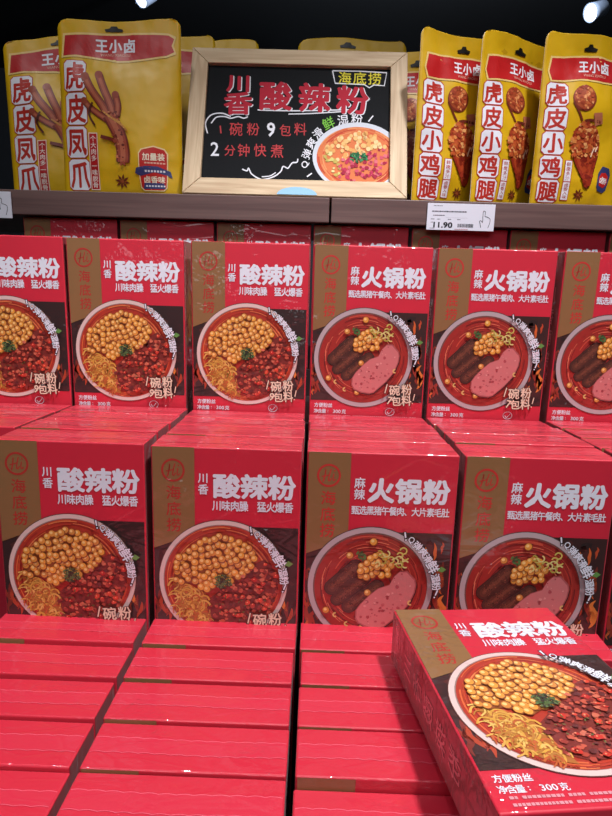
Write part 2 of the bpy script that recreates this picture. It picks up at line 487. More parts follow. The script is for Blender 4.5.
def food_hotpot():
    rnd = random.Random(9); k = food_base(rnd, True)
    cx, cy = 66, 137
    k.layer = 8;  k.fan(cx, cy, 63.6, (70,48,48), 63.2, 64, 2)
    k.layer = 9;  k.fan(cx, cy, 62.8, (186,170,174), 62.4, 64, 2)
    k.layer = 10; k.fan(cx, cy, 57.6, (112,72,66), 57.2, 64, 2)
    k.layer = 11; k.fan(cx+.5, cy+.6, 56.6, (160,34,24), 56.0, 64, 3)
    for i in range(150):
        r = rnd.uniform(18, 54); a = rnd.uniform(0, 2*PI); l = rnd.uniform(.2,.8)
        k.layer = 12 + i % 6
        k.ring(cx+rnd.uniform(-2,2), cy+rnd.uniform(-2,2), r, r+rnd.uniform(.5,1.3), rnd.choice([(180,48,34),(118,18,16),(204,76,54),(104,14,14),(156,34,24),(224,116,86)]), 8, a, a+l)
    def roll(x0,y0,x1,y1,r):
        (a,b),(c,d) = hp(x0,y0),hp(x1,y1); n = 14
        dx, dy = c-a, d-b; L = math.hypot(dx,dy); ux, uy = dx/L, dy/L
        k.layer = 20
        for q, col in ((1.1,(40,12,10)),(1.0,(72,34,22)),(.62,(92,46,30)),(.25,(114,62,42))):
            P = []
            for i in range(n+1):
                t = PI/2+PI*i/n; P.append((a+r*q*(ux*math.cos(t)-uy*math.sin(t)), b+r*q*(uy*math.cos(t)+ux*math.sin(t))))
            for i in range(n+1):
                t = -PI/2+PI*i/n; P.append((c+r*q*(ux*math.cos(t)-uy*math.sin(t)), d+r*q*(uy*math.cos(t)+ux*math.sin(t))))
            k.poly(P, col); k.up()
        for i in range(90):
            t, s = rnd.uniform(0,L), rnd.uniform(-.85,.85)*r
            k.layer = 25; k.disc(a+ux*t-uy*s, b+uy*t+ux*s, rnd.uniform(.3,.7), rnd.choice([(60,22,16),(142,78,56),(52,18,14)]), n=6)
    roll(130,545,215,462,7.5); roll(150,592,250,505,6.2); roll(195,618,300,535,6.6)
    # luncheon meat
    P = [hp(*p) for p in [(304,540),(346,524),(362,490),(384,468),(410,468),(442,500),(447,520),(443,552),(424,602),(384,650),(332,697),(312,704),(268,700),(232,684),(221,664),(222,632),(236,608),(270,570)]]
    k.layer = 34; k.poly([(x+.9,y+1.3) for x,y in P], (74,14,14))
    k.layer = 35; k.poly(P, (176,84,84))
    cxm = sum(p[0] for p in P)/len(P); cym = sum(p[1] for p in P)/len(P)
    k.layer = 36; k.poly([(cxm+(x-cxm)*.955, cym+(y-cym)*.955) for x,y in P], (208,118,118))
    for i in range(110):
        x, y = rnd.uniform(50,116), rnd.uniform(115,185)
        if inside(x,y,[(cxm+(a-cxm)*.9, cym+(b-cym)*.9) for a,b in P]):
            k.layer = 37+i%3; chunk(k, rnd, x, y, rnd.uniform(.7,2.6), rnd.choice([(176,72,80),(164,60,68),(226,150,146),(190,90,94)]))
    # chickpeas and curls
    pc = [hp(*p) for p in [(228,470),(250,432),(280,400),(320,408),(356,440),(352,478),(320,496),(290,486),(262,500),(240,500)]]
    pts = []; tries = 0
    while len(pts) < 34 and tries < 5000:
        tries += 1; x, y = rnd.uniform(50,100), rnd.uniform(96,132)
        if inside(x,y,pc) and all((x-a)**2+(y-b)**2 > 5.0**2 for a,b in pts): pts.append((x,y))
    for x, y in pts+[hp(*p) for p in [(110,635),(265,560),(278,360),(192,415),(250,700),(300,412),(270,425)]]: bean(k, rnd, x, y, rnd.uniform(3.2,3.9))
    for i in range(16):
        x, y = hp(rnd.uniform(296,405), rnd.uniform(388,462))
        if x > 96 or y < 112:
            r = rnd.uniform(2.6,4.4); a = rnd.uniform(0,6)
            k.layer = 56+i%4; k.ring(x, y, r-1.3, r+.2, rnd.choice([(206,190,92),(222,208,130),(178,166,66)]), 14, a, a+4.6)
    for x, y in [(145,650),(190,685),(427,592)]:
        u, v = hp(x,y); k.layer = 56; k.ring(u, v, 1.2, 2.8, (224,186,110), 10, 1, 5)
    for i in range(10):
        k.layer = 60; u, v = hp(rnd.uniform(218,250), rnd.uniform(400,435)); leaf(k, rnd, u, v, rnd.uniform(2,3.4), rnd.choice([(54,90,40),(80,120,58),(40,70,34)]))
    return k
def outlined(k, ch, x, y, wd, h, col, oc, off=.02, ow=.09, rot=0):
    l = k.layer
    k.char(ch, x, y, wd, h, oc, off+ow, rot); k.layer = l+1
    k.char(ch, x, y, wd, h, col, off, rot); k.layer = l
def make_box(name, label, hot):
    t = thing(name, label, 'noodle box')
    box_carton('carton', t)
    g = Ink(); g.layer = 6; g.poly([(0.4,0.4),(0.4,104),(41.5,88),(41.5,0.4)], GOLD); gb = g.build('gold_band', front, FILM, t)
    e = Ink(); e.layer = 8; rc = (196,40,36) if hot else (178,38,30)
    e.ring(20.5, 23.5, 9.6, 11.6, rc, 48)
    e.curve([(14.8,30),(16.5,24),(17.4,17.5),(16.6,24),(15.4,29.5)], 1.1, rc, 6)
    e.curve([(13.6,24.6),(17,24),(21.4,22.6)], 1.0, rc, 6)
    e.curve([(22.6,16.8),(21.2,22),(20.2,27.6),(21.4,28.6),(23.2,26)], 1.1, rc, 6)
    e.curve([(25.4,21.4),(24.6,26.2),(25.4,28.4),(27.2,26.6)], 1.0, rc, 6)
    e.disc(26, 18.6, .8, rc, n=8)
    e.build('emblem', front, FILM, gb)
    b = Ink(); b.layer = 7
    for i, ch in enumerate('海底捞'): b.char(ch, 20.8, 46+16.6*i, 15.5, 15, rc, .012)
    b.build('brand_lettering', front, FILM, gb)
    x = Ink(); x.layer = 2
    if hot:
        x.char('麻', 51, 30, 11, 11.5, WHITE, .018); x.char('辣', 51, 41.5, 11, 11.5, WHITE, .018)
        for i, ch in enumerate('火锅粉'): x.char(ch, 72+27*i, 37, 26.5, 25.5, WHITE, .042)
        x.row('甄选黑猪午餐肉、大片素毛肚', 44, 140, 57.6, 9.4, WHITE, .02, wd=8.0)
    else:
        x.char('川', 50, 30.5, 10.5, 10.5, WHITE, .02); x.char('香', 50, 42, 10.5, 11, WHITE, .018)
        for i, ch in enumerate('酸辣粉'): x.char(ch, 73+27.2*i, 38, 27.5, 25.5, WHITE, .036)
        x.row('川味肉臊 猛火爆香', 59, 139, 58, 11, WHITE, .022, wd=9.3)
    x.build('title_lettering', front, FILM, t)
    fp = (food_hotpot() if hot else food_suanla()).build('food_picture', front, FILM, t)
    a = Ink(); a.layer = 70; oc = (40,18,16)
    cx, cy = (66,137) if hot else (70,137)
    seq = [('!',98,81.5,6,10,-10),('Q',104,85.5,6,8,30),('弹',110.5,91,8,8,38),('爽',116.6,97.2,8,8,46),('滑',121.4,104,8,8,54),
           ('鲜',127,112.5,11.5,11.5,60),('湿',130.6,124,8.4,8.4,76),('粉',131.8,132.6,8.4,8.4,84),('!',132,141,6,10,20)]
    for ch, u, v, wd, h, an in seq:
        if ch == '!':
            an_ = math.radians(an); k2 = (math.sin(an_)*5, -math.cos(an_)*5)
            a.layer = 70; a.ribbon([(u-k2[0],v-k2[1]),(u+k2[0],v+k2[1])], 3.2, oc)
            a.layer = 71; a.ribbon([(u-k2[0]*.3,v-k2[1]*.3),(u+k2[0]*.85,v+k2[1]*.85)], 1.5, WHITE); a.disc(u-k2[0]*.75, v-k2[1]*.75, .9, WHITE, n=8)
            a.layer = 70
        elif ch == 'Q':
            outlined(a, ch, u, v, 8, 9, WHITE, oc, .01, .06, math.radians(an))
        else: outlined(a, ch, u, v, wd*1.12, h*1.12, WHITE, oc, .026, .045, math.radians(an))
    a.layer = 73; a.poly([(132,116),(135.5,111.5),(140.5,114.5),(136.5,117.8)], (96,150,70))
    a.build('slogan_lettering', front, FILM, t)
    n = Ink(); n.layer = 80; cr_ = (236,216,190)
    def hand(ch, u, v, wd, h, rot=0): outlined(n, ch, u, v, wd, h, cr_, (70,30,20), .018, .05, rot)
    n.layer = 80; n.ribbon([(95.4,181),(98.4,167.5)], 2.6, (70,30,20)); n.layer = 81; n.ribbon([(95.8,180),(98.2,168.5)], 1.3, cr_); n.layer = 80
    hand('碗', 108, 176, 14.5, 14.5, -.06); hand('粉', 123.5, 174.5, 14, 14.5, -.06)
    hand('7' if hot else '9', 102.5, 189.5, 13, 14, .2); hand('包', 111, 190, 13, 13, -.06); hand('料', 124, 188.5, 13, 15, -.06)
    n.layer = 80; n.ribbon([(132.4,189),(134.4,179.5)], 2.4, (70,30,20)); n.layer = 81; n.ribbon([(132.7,188.4),(134.2,180.2)], 1.1, cr_); n.disc(132, 192.2, .8, cr_, n=8)
    n.build('portion_lettering', front, FILM, t)
    d = Ink(); d.layer = 2
    d.row('方便粉丝', 5, 29, 198.6, 6.2, WHITE, .02)
    d.row('净含量:', 5, 26, 206.4, 6.0, WHITE, .015, wd=6); d.latin('300', 30, 40, 206.4, 4.4, WHITE); d.char('克', 44, 206.4, 6, 6, WHITE, .015)
    rnd = random.Random(2)
    for ln, yy in enumerate((212.2, 217)):
        xx = 9
        while xx < 138:
            wl = rnd.uniform(1.6,2.6); d.rect(xx, yy-1.0, xx+wl, yy+1.0, (222,150,160)); xx += wl+.55+(rnd.random() < .12)*2.2
    d.ring(104, 205, 5.4, 6.1, WHITE, 32, k=.82); d.curve([(100.5,205),(103,207.6),(107.6,202.4)], .7, WHITE, 6)
    d.build('weight_lettering', front, FILM, t)
    sl = Ink(); sl.layer = 1
    for i, ch in enumerate('川香酸辣粉'): sl.char(ch, T*500, 52+27*i, 20, 22, (232,130,140), .012)
    sl.build('side_lettering', left, FILM, t)
    seam(t, 3)
    return t
def seam(t, sd):
    rnd = random.Random(sd); k = Ink(); k.layer = 1; lines = []
    for yy in (17+rnd.uniform(-4,3), 27+rnd.uniform(-3,5)):
        pts = []
        for i in range(73):
            xx = 1.5+142*i/72; pts.append((xx, yy+.9*abs(math.sin(PI*i/6))+.5*math.sin(xx*.05+sd)))
        k.ribbon(pts, .42, (236,104,126)); lines.append(pts)
    k.layer = 0; A, B = lines
    for (p, q), (r, u) in zip(zip(A, A[1:]), zip(B, B[1:])): k.poly([p, r, u, q], (211,34,62))
    return k.build('film_seam', top, FILM, t)
def make_plain(name, label, sd):
    t = thing(name, label, 'noodle box')
    box_carton('carton', t)
    g = Ink(); g.layer = 6; g.poly([(0.4,0.4),(0.4,104),(41.5,88),(41.5,0.4)], GOLD); g.build('gold_band', front, FILM, t)
    seam(t, sd)
    return t

sua = make_box('noodle_box', '', False); hot = make_box('noodle_box', '', True)
pls = [make_plain('noodle_box', '', 11+i) for i in range(4)]
used = set()
def place(proto, x, y, ztop, label, group, rx=0, rz=0):
    if id(proto) in used: o = copy_tree(proto)
    else: o = proto; used.add(id(proto))
    o.rotation_euler = (rx, 0, rz); o.location = (x, y, Z0+ztop-H)
    o['label'] = label; o['category'] = 'noodle box'; o['group'] = group
    return o
rj = random.Random(21)
ORD = ['first','second','third','fourth','fifth','sixth','seventh']
# third tier, under the shelf (front faces)
x3 = [-.4584,-.3099,-.1562,-.0059,.1446,.298]
z3 = [.0478,.0470,.0470,.0468,.0470,.0470]
lab3 = ['red chickpea noodle box cut by the left edge, middle tier',
        'red chickpea noodle box in the middle tier, first one whole from the left',
        'red chickpea noodle box in the middle tier directly left of the luncheon meat boxes',
        'red hotpot noodle box with luncheon meat in the middle tier, directly right of chickpea boxes',
        'red hotpot noodle box with luncheon meat in the middle tier, below the price tag',
        'red hotpot noodle box with luncheon meat cut by the right edge, middle tier']
for i, x in enumerate(x3):
    place(sua if i < 3 else hot, x, .736, z3[i], lab3[i], 'noodle boxes standing in the middle tier')
# second tier, upright fronts
x2 = [-.306,-.1548,-.0048,.1456,.2975]
z2 = [-.1540,-.1553,-.1556,-.1553,-.1553]
lab2 = ['large red chickpea noodle box at the left end of the lower upright row',
        'red chickpea noodle box in the lower upright row, left of the luncheon meat boxes',
        'red hotpot noodle box with luncheon meat, lower row, directly right of the chickpea boxes',
        'red hotpot noodle box in the lower upright row, standing behind the box lying tilted',
        'sliver of a red noodle box at the right end of the lower upright row']
for i, x in enumerate(x2):
    place(sua if i < 2 else hot, x, .5318, z2[i], lab2[i], 'noodle boxes standing in the lower upright row', rx=-.019)
coln = ['far left','second from left','third from left','fourth from left','far right']
for i, x in enumerate(x2):
    for j in range(1, 4):
        place(pls[(i+j) % 4], x+rj.uniform(-.0015,.0015), .5318+.0482*j, z2[i]-(.0012,.003,.0052)[j-1]+rj.uniform(-.001,.001),
              f'red box top, {("first","second","third")[j-1]} behind the {coln[i]} box of the lower row', 'boxes packed behind the lower upright row', rx=-.042)
for j in range(1, 4):
    place(pls[j], -.4575, .5318+.0482*j, -.154-(.0012,.003,.0052)[j-1],
          f'red box corner at the left photo edge, {("nearest","middle","rearmost")[j-1]} of three on the lower tier', 'boxes packed behind the lower upright row', rx=-.042)
# back row, right below the shelf board
x4 = [-.4557,-.3065,-.1574,-.0086,.1415,.2908,.441]
lab4 = ['corner of a red noodle box at the left edge, just under the shelf',
        'red noodle box top under the shelf below the large left pouch',
        'red noodle box top under the shelf below the left half of the chalkboard',
        'red noodle box top under the shelf below the right half of the chalkboard',
        'red noodle box top under the shelf partly behind the price tag',
        'red noodle box top under the shelf below the rightmost pouch',
        'sliver of a red noodle box at the right edge, just under the shelf']
for i, x in enumerate(x4):
    place(sua if i < 3 else hot, x, .931, .088, lab4[i], 'noodle boxes in the back row under the shelf')
# front tier: boxes packed on edge, tops facing up
fy = [.4890,.4400,.3912,.3438,.2965]
xt = [-.3070,-.1557,-.0052,.1462]
lean = [math.radians(3.6), math.radians(2.6), math.radians(1.0), math.radians(1.5)]
drop = [[0,0,0,0,0],[0,0,0,0,0],[0,0,0,0,.008],[0,0,0,0,0]]
cn = ['left','middle','right','far right']
dn = ['rearmost','second from the back','third from the back','fourth from the back','nearest']
for i, x in enumerate(xt):
    for j, y in enumerate(fy):
        if i == 3 and j > 0: continue
        place(pls[(i*3+j) % 4], x+rj.uniform(-.001,.001), y-(H)*math.sin(lean[i]), -.3345-drop[i][j]+rj.uniform(-.0003,.0003)+H-H*math.cos(lean[i])*1.0,
              f'red box on edge in the {cn[i]} column of the front pile, {dn[j]}', 'boxes packed on edge in the front pile', rx=-lean[i], rz=rj.uniform(-.002,.002))
# the loose box lying on the pile, front up
t = copy_tree(sua); t['label'] = 'red chickpea noodle box lying tilted face up on the front pile'; t['category'] = 'noodle box'
t['group'] = 'loose box on the pile'; del t['group']
R3 = Matrix(((.99291932,-.11877903,.00166035),(.11833913,.99026623,.07327103),(-.01034725,-.07255574,.99731068)))
# fitted frame: a=right, b=up the front, c=out of the front; box axes are x=a, z=b, y=-c
a_, b_, c_ = (Vector(R3.col[i]) for i in range(3))
Mx = Matrix((a_, -c_, b_)).transposed().to_4x4()
Mx.translation = Vector((.07536867,.46726179,-.27852411))*1.018 + Vector((0,0,Z0)) - b_*H
t.matrix_world = Mx

# ------------------------------------------------------------------ pouches
YEL, YELD = (208,166,16), (186,144,12)
def pouch_fn(W_, H_, T_, seed, bend=0, lift=0, curl=0):
    def fn(u, v, side, off=0):           # u,v in 0..1 (v up), side -1 front, +1 back
        x = (u-.5)*W_; z = v*H_
        r = .014; d = H_-z
        hw = W_/2
        if d < r: hw = W_/2-r+math.sqrt(max(0,r*r-(r-d)**2))
        x = max(-hw, min(hw, x)) if d < r else x
        bu = max(0, 1-(2*u-1)**2)**.75
        bv = min(1, max(0,(.9-v))/.35); bv = bv*bv*(3-2*bv)
        lo = min(1, v/.16)**.6
        th = T_*bu*bv*(.35+.65*lo)
        wr = noise.noise(Vector((u*3.2+seed, v*4.3, seed*1.7)))*.0048*min(1,(1-v)*6)*min(1,8*u)*min(1,8*(1-u)) \
           + noise.noise(Vector((u*9+seed, v*6, seed*.7)))*.0014
        y = side*th/2 + (wr if side < 0 else wr*.6)
        y += bend*(2*u-1)**2*W_ + curl*max(0,v-.72)**2*H_*(1 if u > .5 else .4)
        z += lift*(u-.5)*W_*v
        z += .0022*math.sin(u*7+seed)*v
        y += side*(.0003+off)
        return Vector((x, y, z))
    return fn
def pouch_body(fn, parent):
    nu, nv = 30, 48
    vsv = [j/nv for j in range(nv-4)] + [1-.083*(1-k/7)**1.5 for k in range(8)]
    vsv = sorted(set(min(1,x) for x in vsv)); nv = len(vsv)-1
    V, Fc, col = [], [], []
    for side in (-1, 1):
        b = len(V)
        for v in vsv:
            for i in range(nu+1): V.append(fn(i/nu, v, side))
        for j in range(nv):
            for i in range(nu):
                p = b+j*(nu+1)+i; q = (p, p+1, p+nu+2, p+nu+1)
                Fc.append(q if side < 0 else q[::-1]); col.append(YEL if side < 0 else YELD)
    me = bpy.data.meshes.new('pouch'); me.from_pydata(V, [], Fc)
    n2 = len(V)//2
    ink_attr(me, col)
    bm = bmesh.new(); bm.from_mesh(me)
    bm.verts.ensure_lookup_table()
    def bridge(idx):
        for a, b in zip(idx, idx[1:]):
            try: bm.faces.new((bm.verts[a], bm.verts[a+n2], bm.verts[b+n2], bm.verts[b]))
            except ValueError: pass
    row = nu+1
    bridge([j*row for j in range(nv+1)]); bridge([j*row+nu for j in range(nv+1)][::-1])
    bridge([i for i in range(row)][::-1]); bridge([nv*row+i for i in range(row)])
    bmesh.ops.dissolve_degenerate(bm, dist=1e-6, edges=bm.edges)
    cl = bm.loops.layers.float_color['ink']
    for f in bm.faces:
        for l in f.loops:
            if l[cl][3] == 0: l[cl] = lin(YEL)
    bmesh.ops.recalc_face_normals(bm, faces=bm.faces)
    bm.to_mesh(me); bm.free()
    me.materials.append(FOIL)
    for p in me.polygons: p.use_smooth = True
    return link('pouch', me, parent)
RB, CREAM, INKR = (176,26,28), (226,196,120), (178,44,34)
def anise(k, x, y, r):
    for i in range(8):
        a = 2*PI*i/8+.2
        k.poly([(x,y),(x+r*.55*math.cos(a+.3), y+r*.55*math.sin(a+.3)),(x+r*math.cos(a), y+r*math.sin(a)),(x+r*.55*math.cos(a-.3), y+r*.55*math.sin(a-.3))], (104,40,20))
    k.up(); k.disc(x,y,r*.22,(150,74,34),n=8)
def tile(k, x0, y0, x1, y1, ch, off):
    c = (x1-x0)*.14
    def oct_(m):
        a, b, d, e = x0-m, y0-m, x1+m, y1+m
        return [(a+c,b),(a,b+c),(a,e-c),(a+c,e),(d-c,e),(d,e-c),(d,b+c),(d-c,b)]
    l = k.layer
    k.poly(oct_(2.0), INKR); k.layer = l+1; k.poly(oct_(0), (222,224,232)); k.layer = l+2
    k.char(ch, (x0+x1)/2, (y0+y1)/2, (x1-x0)*.94, (y1-y0)*.92, INKR, off*.85); k.layer = l
def chili_bits(k, rnd, n, x0, y0, x1, y1):
    for _ in range(n): chunk(k, rnd, rnd.uniform(x0,x1), rnd.uniform(y0,y1), rnd.uniform(2,4), rnd.choice([(170,60,24),(196,90,30),(140,40,20)]))

def make_foot_pouch(name, label, cat, seed, **kw):
    """large pouch, art in a 372 x 530 drawing"""
    t = thing(name, label, cat)
    f0 = pouch_fn(.184, .2475, .03, seed, **kw)
    pouch_body(f0, t)
    fn = lambda x, y, z: f0(x/372, 1-y/530, -1, .0007+z*.0001)
    ME = 16
    k = Ink(); k.layer = 0
    band = lambda m: [(22-m,48-m),(15-m,108+m),(60,104+m),(150,112+m),(180,118+m),(330,108+m),(352+m,96+m),(344+m,78),(352+m,58-m),(335,48-m),(230,40-m),(120,42-m)]
    k.poly(band(6), CREAM); k.up(); k.poly(band(0), RB)
    bb = k.build('brand_band', fn, FOIL, t, ME)
    k = Ink(); k.layer = 3
    for i, ch in enumerate('王小卤'): k.char(ch, 132+42*i, 72, 40, 42, (226,228,236), .03)
    k.latin('WANG XIAOLU', 128, 218, 99, 9, (214,170,150), .0)
    k.build('brand_lettering', fn, FOIL, bb, ME)
    k = Ink(); k.layer = 1
    for i, ch in enumerate('虎皮凤爪'): k.layer = 1; tile(k, 17+3*(i%2), 122+100*i, 84+3*(i%2), 216+100*i, ch, .035)
    k.build('title_lettering', fn, FOIL, t, ME)
    k = Ink(); k.layer = 1
    k.rect(89, 340, 118, 516, (232,206,190)); k.layer = 2; k.rect(91.5, 343, 115.5, 513, RB); k.layer = 3
    k.row('个大肉多', 348, 428, 103.5, 19, (236,226,216), .01, vertical=True, wd=19); k.row('一嗦脱骨', 432, 510, 103.5, 19, (236,226,216), .01, vertical=True, wd=19)
    k.build('side_strip', fn, FOIL, t, ME)
    # braised chicken foot
    rnd = random.Random(3); k = Ink()
    def limb(pts, wd, cols):
        for m, c in zip((1.0,.72,.36), cols): k.curve(pts, wd*m, c, 7); k.up()
    cols = ((112,40,26),(150,66,44),(178,96,66))
    k.layer = 2
    limb([(158,300),(140,262),(104,210),(84,172)], 26, cols); k.disc(84,170,13,cols[1],n=14)
    limb([(172,292),(160,250),(142,205),(128,166)], 25, cols); k.disc(127,164,12.5,cols[1],n=14)
    limb([(180,292),(184,258),(178,226)], 22, cols); k.disc(178,224,11,cols[1],n=14)
    limb([(160,306),(126,284),(96,262),(82,246)], 20, cols); k.disc(82,245,10,cols[1],n=14)
    limb([(158,286),(176,320),(190,352),(198,396),(196,430)], 42, cols)
    for i in range(90):
        a, b = rnd.uniform(150,206), rnd.uniform(270,420)
        if abs(a-(165+(b-270)*.2)) < 17: k.layer = 14+i%4; chunk(k, rnd, a, b, rnd.uniform(2,6), rnd.choice([(130,48,30),(170,84,54),(196,120,80),(104,34,22)]))
    k.layer = 20
    for q in range(7): k.curve([(138+q*5,274+q*4),(160+q*5,292+q*3),(188+q*4,304+q*5)], 5, (214,160,76) if q % 2 else (188,122,58), 5)
    k.layer = 24; k.curve([(108,250),(94,282),(112,318)], 6, (90,34,22), 5)
    k.curve([(70+60,352),(100+62,360),(112+62,366)], 11, (112,40,24), 5); k.up(); k.disc(174,366,6,(150,66,40),n=10)
    k.layer = 26
    for a in range(14): k.disc(196+6*math.cos(a*2.4), 434+4*math.sin(a*1.7), 3, (150,66,44), n=8)
    k.build('food_picture', fn, FOIL, t, ME)
    k = Ink(); k.layer = 1; anise(k, 190, 488, 24); k.build('spice_picture', fn, FOIL, t, ME)
    k = Ink(); k.layer = 2
    k.poly([(252,388),(244,400),(244,470),(246,505),(256,515),(318,515),(328,505),(330,470),(332,400),(322,386),(290,378)], (232,206,150)); k.layer = 3
    k.poly([(255,391),(247,402),(247,470),(249,503),(258,512),(316,512),(325,503),(327,470),(328,402),(320,390),(290,382)], (186,34,30)); k.layer = 4
    k.poly([(236,446),(232,462),(248,470),(290,458),(328,466),(344,474),(338,454),(300,440),(262,440)], (54,62,112)); k.poly([(258,490),(254,508),(322,508),(318,490)], (54,62,112)); k.layer = 5
    k.row('加量装', 256, 322, 412, 24, (238,226,200), .02); k.row('卤香味', 256, 322, 480, 22, (238,226,200), .02)
    for xx in range(262, 318, 9): k.rect(xx, 452, xx+6, 458, (220,220,230)); k.rect(xx, 497, xx+6, 502, (220,220,230)); k.rect(xx, 428, xx+7, 433, (226,170,150))
    k.build('flavour_badge', fn, FOIL, t, ME)
    k = Ink(); k.layer = 4; k.poly([(143,24),(146,30),(196,30),(199,24),(184,20),(180,14),(164,14),(158,20)], (20,17,12)); k.build('hang_hole', fn, FOIL, t, ME)
    return t

def make_drum_pouch(name, label, cat, seed, **kw):
    """tall pouch, art in a 300 x 500 drawing"""
    t = thing(name, label, cat)
    f0 = pouch_fn(.150, .243, .026, seed, **kw)
    pouch_body(f0, t)
    fn = lambda x, y, z: f0(x/300, 1-y/500, -1, .0007+z*.0001)
    ME = 14
    k = Ink()
    band = lambda m: [(28-m,72-m),(20-m,110),(30-m,134+m),(120,128+m),(200,132+m),(284,128+m),(290+m,100),(284+m,70-m),(180,64-m),(100,66-m)]
    k.poly(band(5), CREAM); k.up(); k.poly(band(0), (186,28,30))
    bb = k.build('brand_band', fn, FOIL, t, ME)
    k = Ink(); k.layer = 3
    for i, ch in enumerate('王小卤'): k.char(ch, 132+36*i, 92, 34, 36, (230,230,236), .03)
    k.latin('WANG XIAOLU', 130, 206, 117, 8, (226,180,160), .0)
    k.build('brand_lettering', fn, FOIL, bb, ME)
    k = Ink()
    for i, ch in enumerate('虎皮小鸡腿'): k.layer = 1; tile(k, 16-1.0*i*0, 142+70*i, 82, 207+70*i, ch, .035)
    k.build('title_lettering', fn, FOIL, t, ME)
    k = Ink(); k.layer = 1; k.rect(92, 362, 118, 480, INKR); k.layer = 2; k.rect(94, 364, 116, 424, (226,226,232)); k.rect(94, 427, 116, 478, (226,226,232)); k.layer = 3
    k.row('鲜嫩多汁', 367, 422, 105, 15, INKR, .005, vertical=True, wd=13); k.row('卤香入味', 429, 476, 105, 15, INKR, .005, vertical=True, wd=11.5)
    k.build('side_strip', fn, FOIL, t, ME)
    rnd = random.Random(7); k = Ink(); k.layer = 2
    k.fan(134, 184, 38, (120,46,26), 38, 24, 2); k.up(); k.disc(133, 181, 34, (160,70,38), n=24)
    for i in range(60):
        a, r = rnd.uniform(0,2*PI), 33*rnd.random()**.5
        k.layer = 5+i%6; chunk(k, rnd, 134+r*math.cos(a), 182+r*math.sin(a), rnd.uniform(4,9), rnd.choice([(190,96,52),(206,124,70),(150,58,32),(172,76,44),(222,150,96)]))
    k.layer = 3; k.curve([(98,196),(116,224),(132,250)], 6, (110,40,22), 5)
    # drumstick
    P = [(104,300),(112,272),(136,254),(166,256),(190,274),(204,306),(202,346),(194,384),(186,424),(176,440),(164,436),(152,410),(132,380),(112,346)]
    k.layer = 10; k.poly([(x+2,y+3) for x,y in P], (84,24,14)); k.layer = 11; k.poly(P, (142,44,22))
    k.layer = 12; k.poly([(x*.8+150*.2, y*.85+310*.15) for x,y in P], (166,62,30))
    for i in range(190):
        x, y = rnd.uniform(100,200), rnd.uniform(252,350)
        if inside(x,y,P): k.layer = 13+i%10; chunk(k, rnd, x, y, rnd.uniform(4,11), rnd.choice([(190,96,44),(206,128,66),(160,60,30),(178,80,40),(224,160,98),(140,44,24)]))
    for i in range(40):
        x, y = rnd.uniform(130,200), rnd.uniform(345,432)
        if inside(x,y,P): k.layer = 13+i%6; chunk(k, rnd, x, y, rnd.uniform(4,10), rnd.choice([(120,30,18),(150,48,26),(132,38,20)]))
    k.layer = 26; k.curve([(186,322),(180,336),(176,350)], 4, (238,206,180), 4); k.curve([(196,318),(190,334)], 3.4, (238,206,180), 4)
    k.layer = 4; k.poly([(166,226),(196,222),(204,252),(176,262)], (176,104,74)); k.curve([(138,250),(160,246),(196,250)], 8, (104,40,24), 5)
    k.build('food_picture', fn, FOIL, t, ME)
    k = Ink(); k.layer = 1; anise(k, 152, 462, 20); k.build('spice_picture', fn, FOIL, t, ME)
    k = Ink(); k.layer = 2
    k.poly([(226,372),(214,392),(210,432),(216,446),(240,450),(254,440),(262,396),(254,376)], (52,60,108)); k.layer = 3
    k.poly([(224,392),(216,408),(218,430),(238,436),(252,424),(254,400),(242,390)], (192,36,32)); k.layer = 4
    k.char('卤', 228, 413, 20, 22, (236,230,226), .02, .2); k.char('香', 243, 415, 16, 20, (236,230,226), .01, .2)
    k.build('flavour_badge', fn, FOIL, t, ME)
    k = Ink(); k.layer = 4; k.poly([(130,40),(133,48),(173,48),(176,40),(162,36),(159,28),(147,28),(144,36)], (20,17,12)); k.build('hang_hole', fn, FOIL, t, ME)
    return t
SZ = Z0+.1257
def put(o, xc, y, yaw=0, lean=0, side=0):
    o.location = (xc, y, SZ); o.rotation_euler = (-lean, side, yaw)
GL = 'large yellow chicken foot pouches'; GD = 'tall yellow drumstick pouches'
p = make_foot_pouch('snack_pouch', 'large yellow chicken foot pouch standing in front at the left of the chalkboard', 'snack pouch', 1.3, lift=.02)
put(p, -.3065, .957, 0, .015, .0); p['group'] = GL
p = make_foot_pouch('snack_pouch', 'yellow chicken foot pouch at the left edge, half behind the large front pouch', 'snack pouch', 4.1, lift=.10, bend=-.02)
put(p, -.400, .995, .10, .03, -.02); p.scale = (1,1,.965); p['group'] = GL
p = make_foot_pouch('snack_pouch', 'yellow pouch top peeking out between the large front pouch and chalkboard corner', 'snack pouch', 6.2)
put(p, -.272, 1.055, 0, .02); p.scale = (1,1,1.075); p['group'] = GL
p = make_foot_pouch('snack_pouch', 'yellow pouch corner showing above the left end of the chalkboard frame', 'snack pouch', 8.7, lift=.06)
put(p, -.2045, 1.095, .05, .02); p.scale = (1,1,1.1); p['group'] = GL
p = make_foot_pouch('snack_pouch', 'wavy yellow pouch top showing above the right half of the chalkboard frame', 'snack pouch', 11.5)
put(p, .046, 1.095, 0, .02); p.scale = (1,1,1.135); p['group'] = GL
p = make_drum_pouch('snack_pouch', 'yellow drumstick pouch half hidden between chalkboard and leaning pouches', 'snack pouch', 3.3)
put(p, .149, 1.045, .03, .02); p.scale = (1,1,1.01); p['group'] = GD
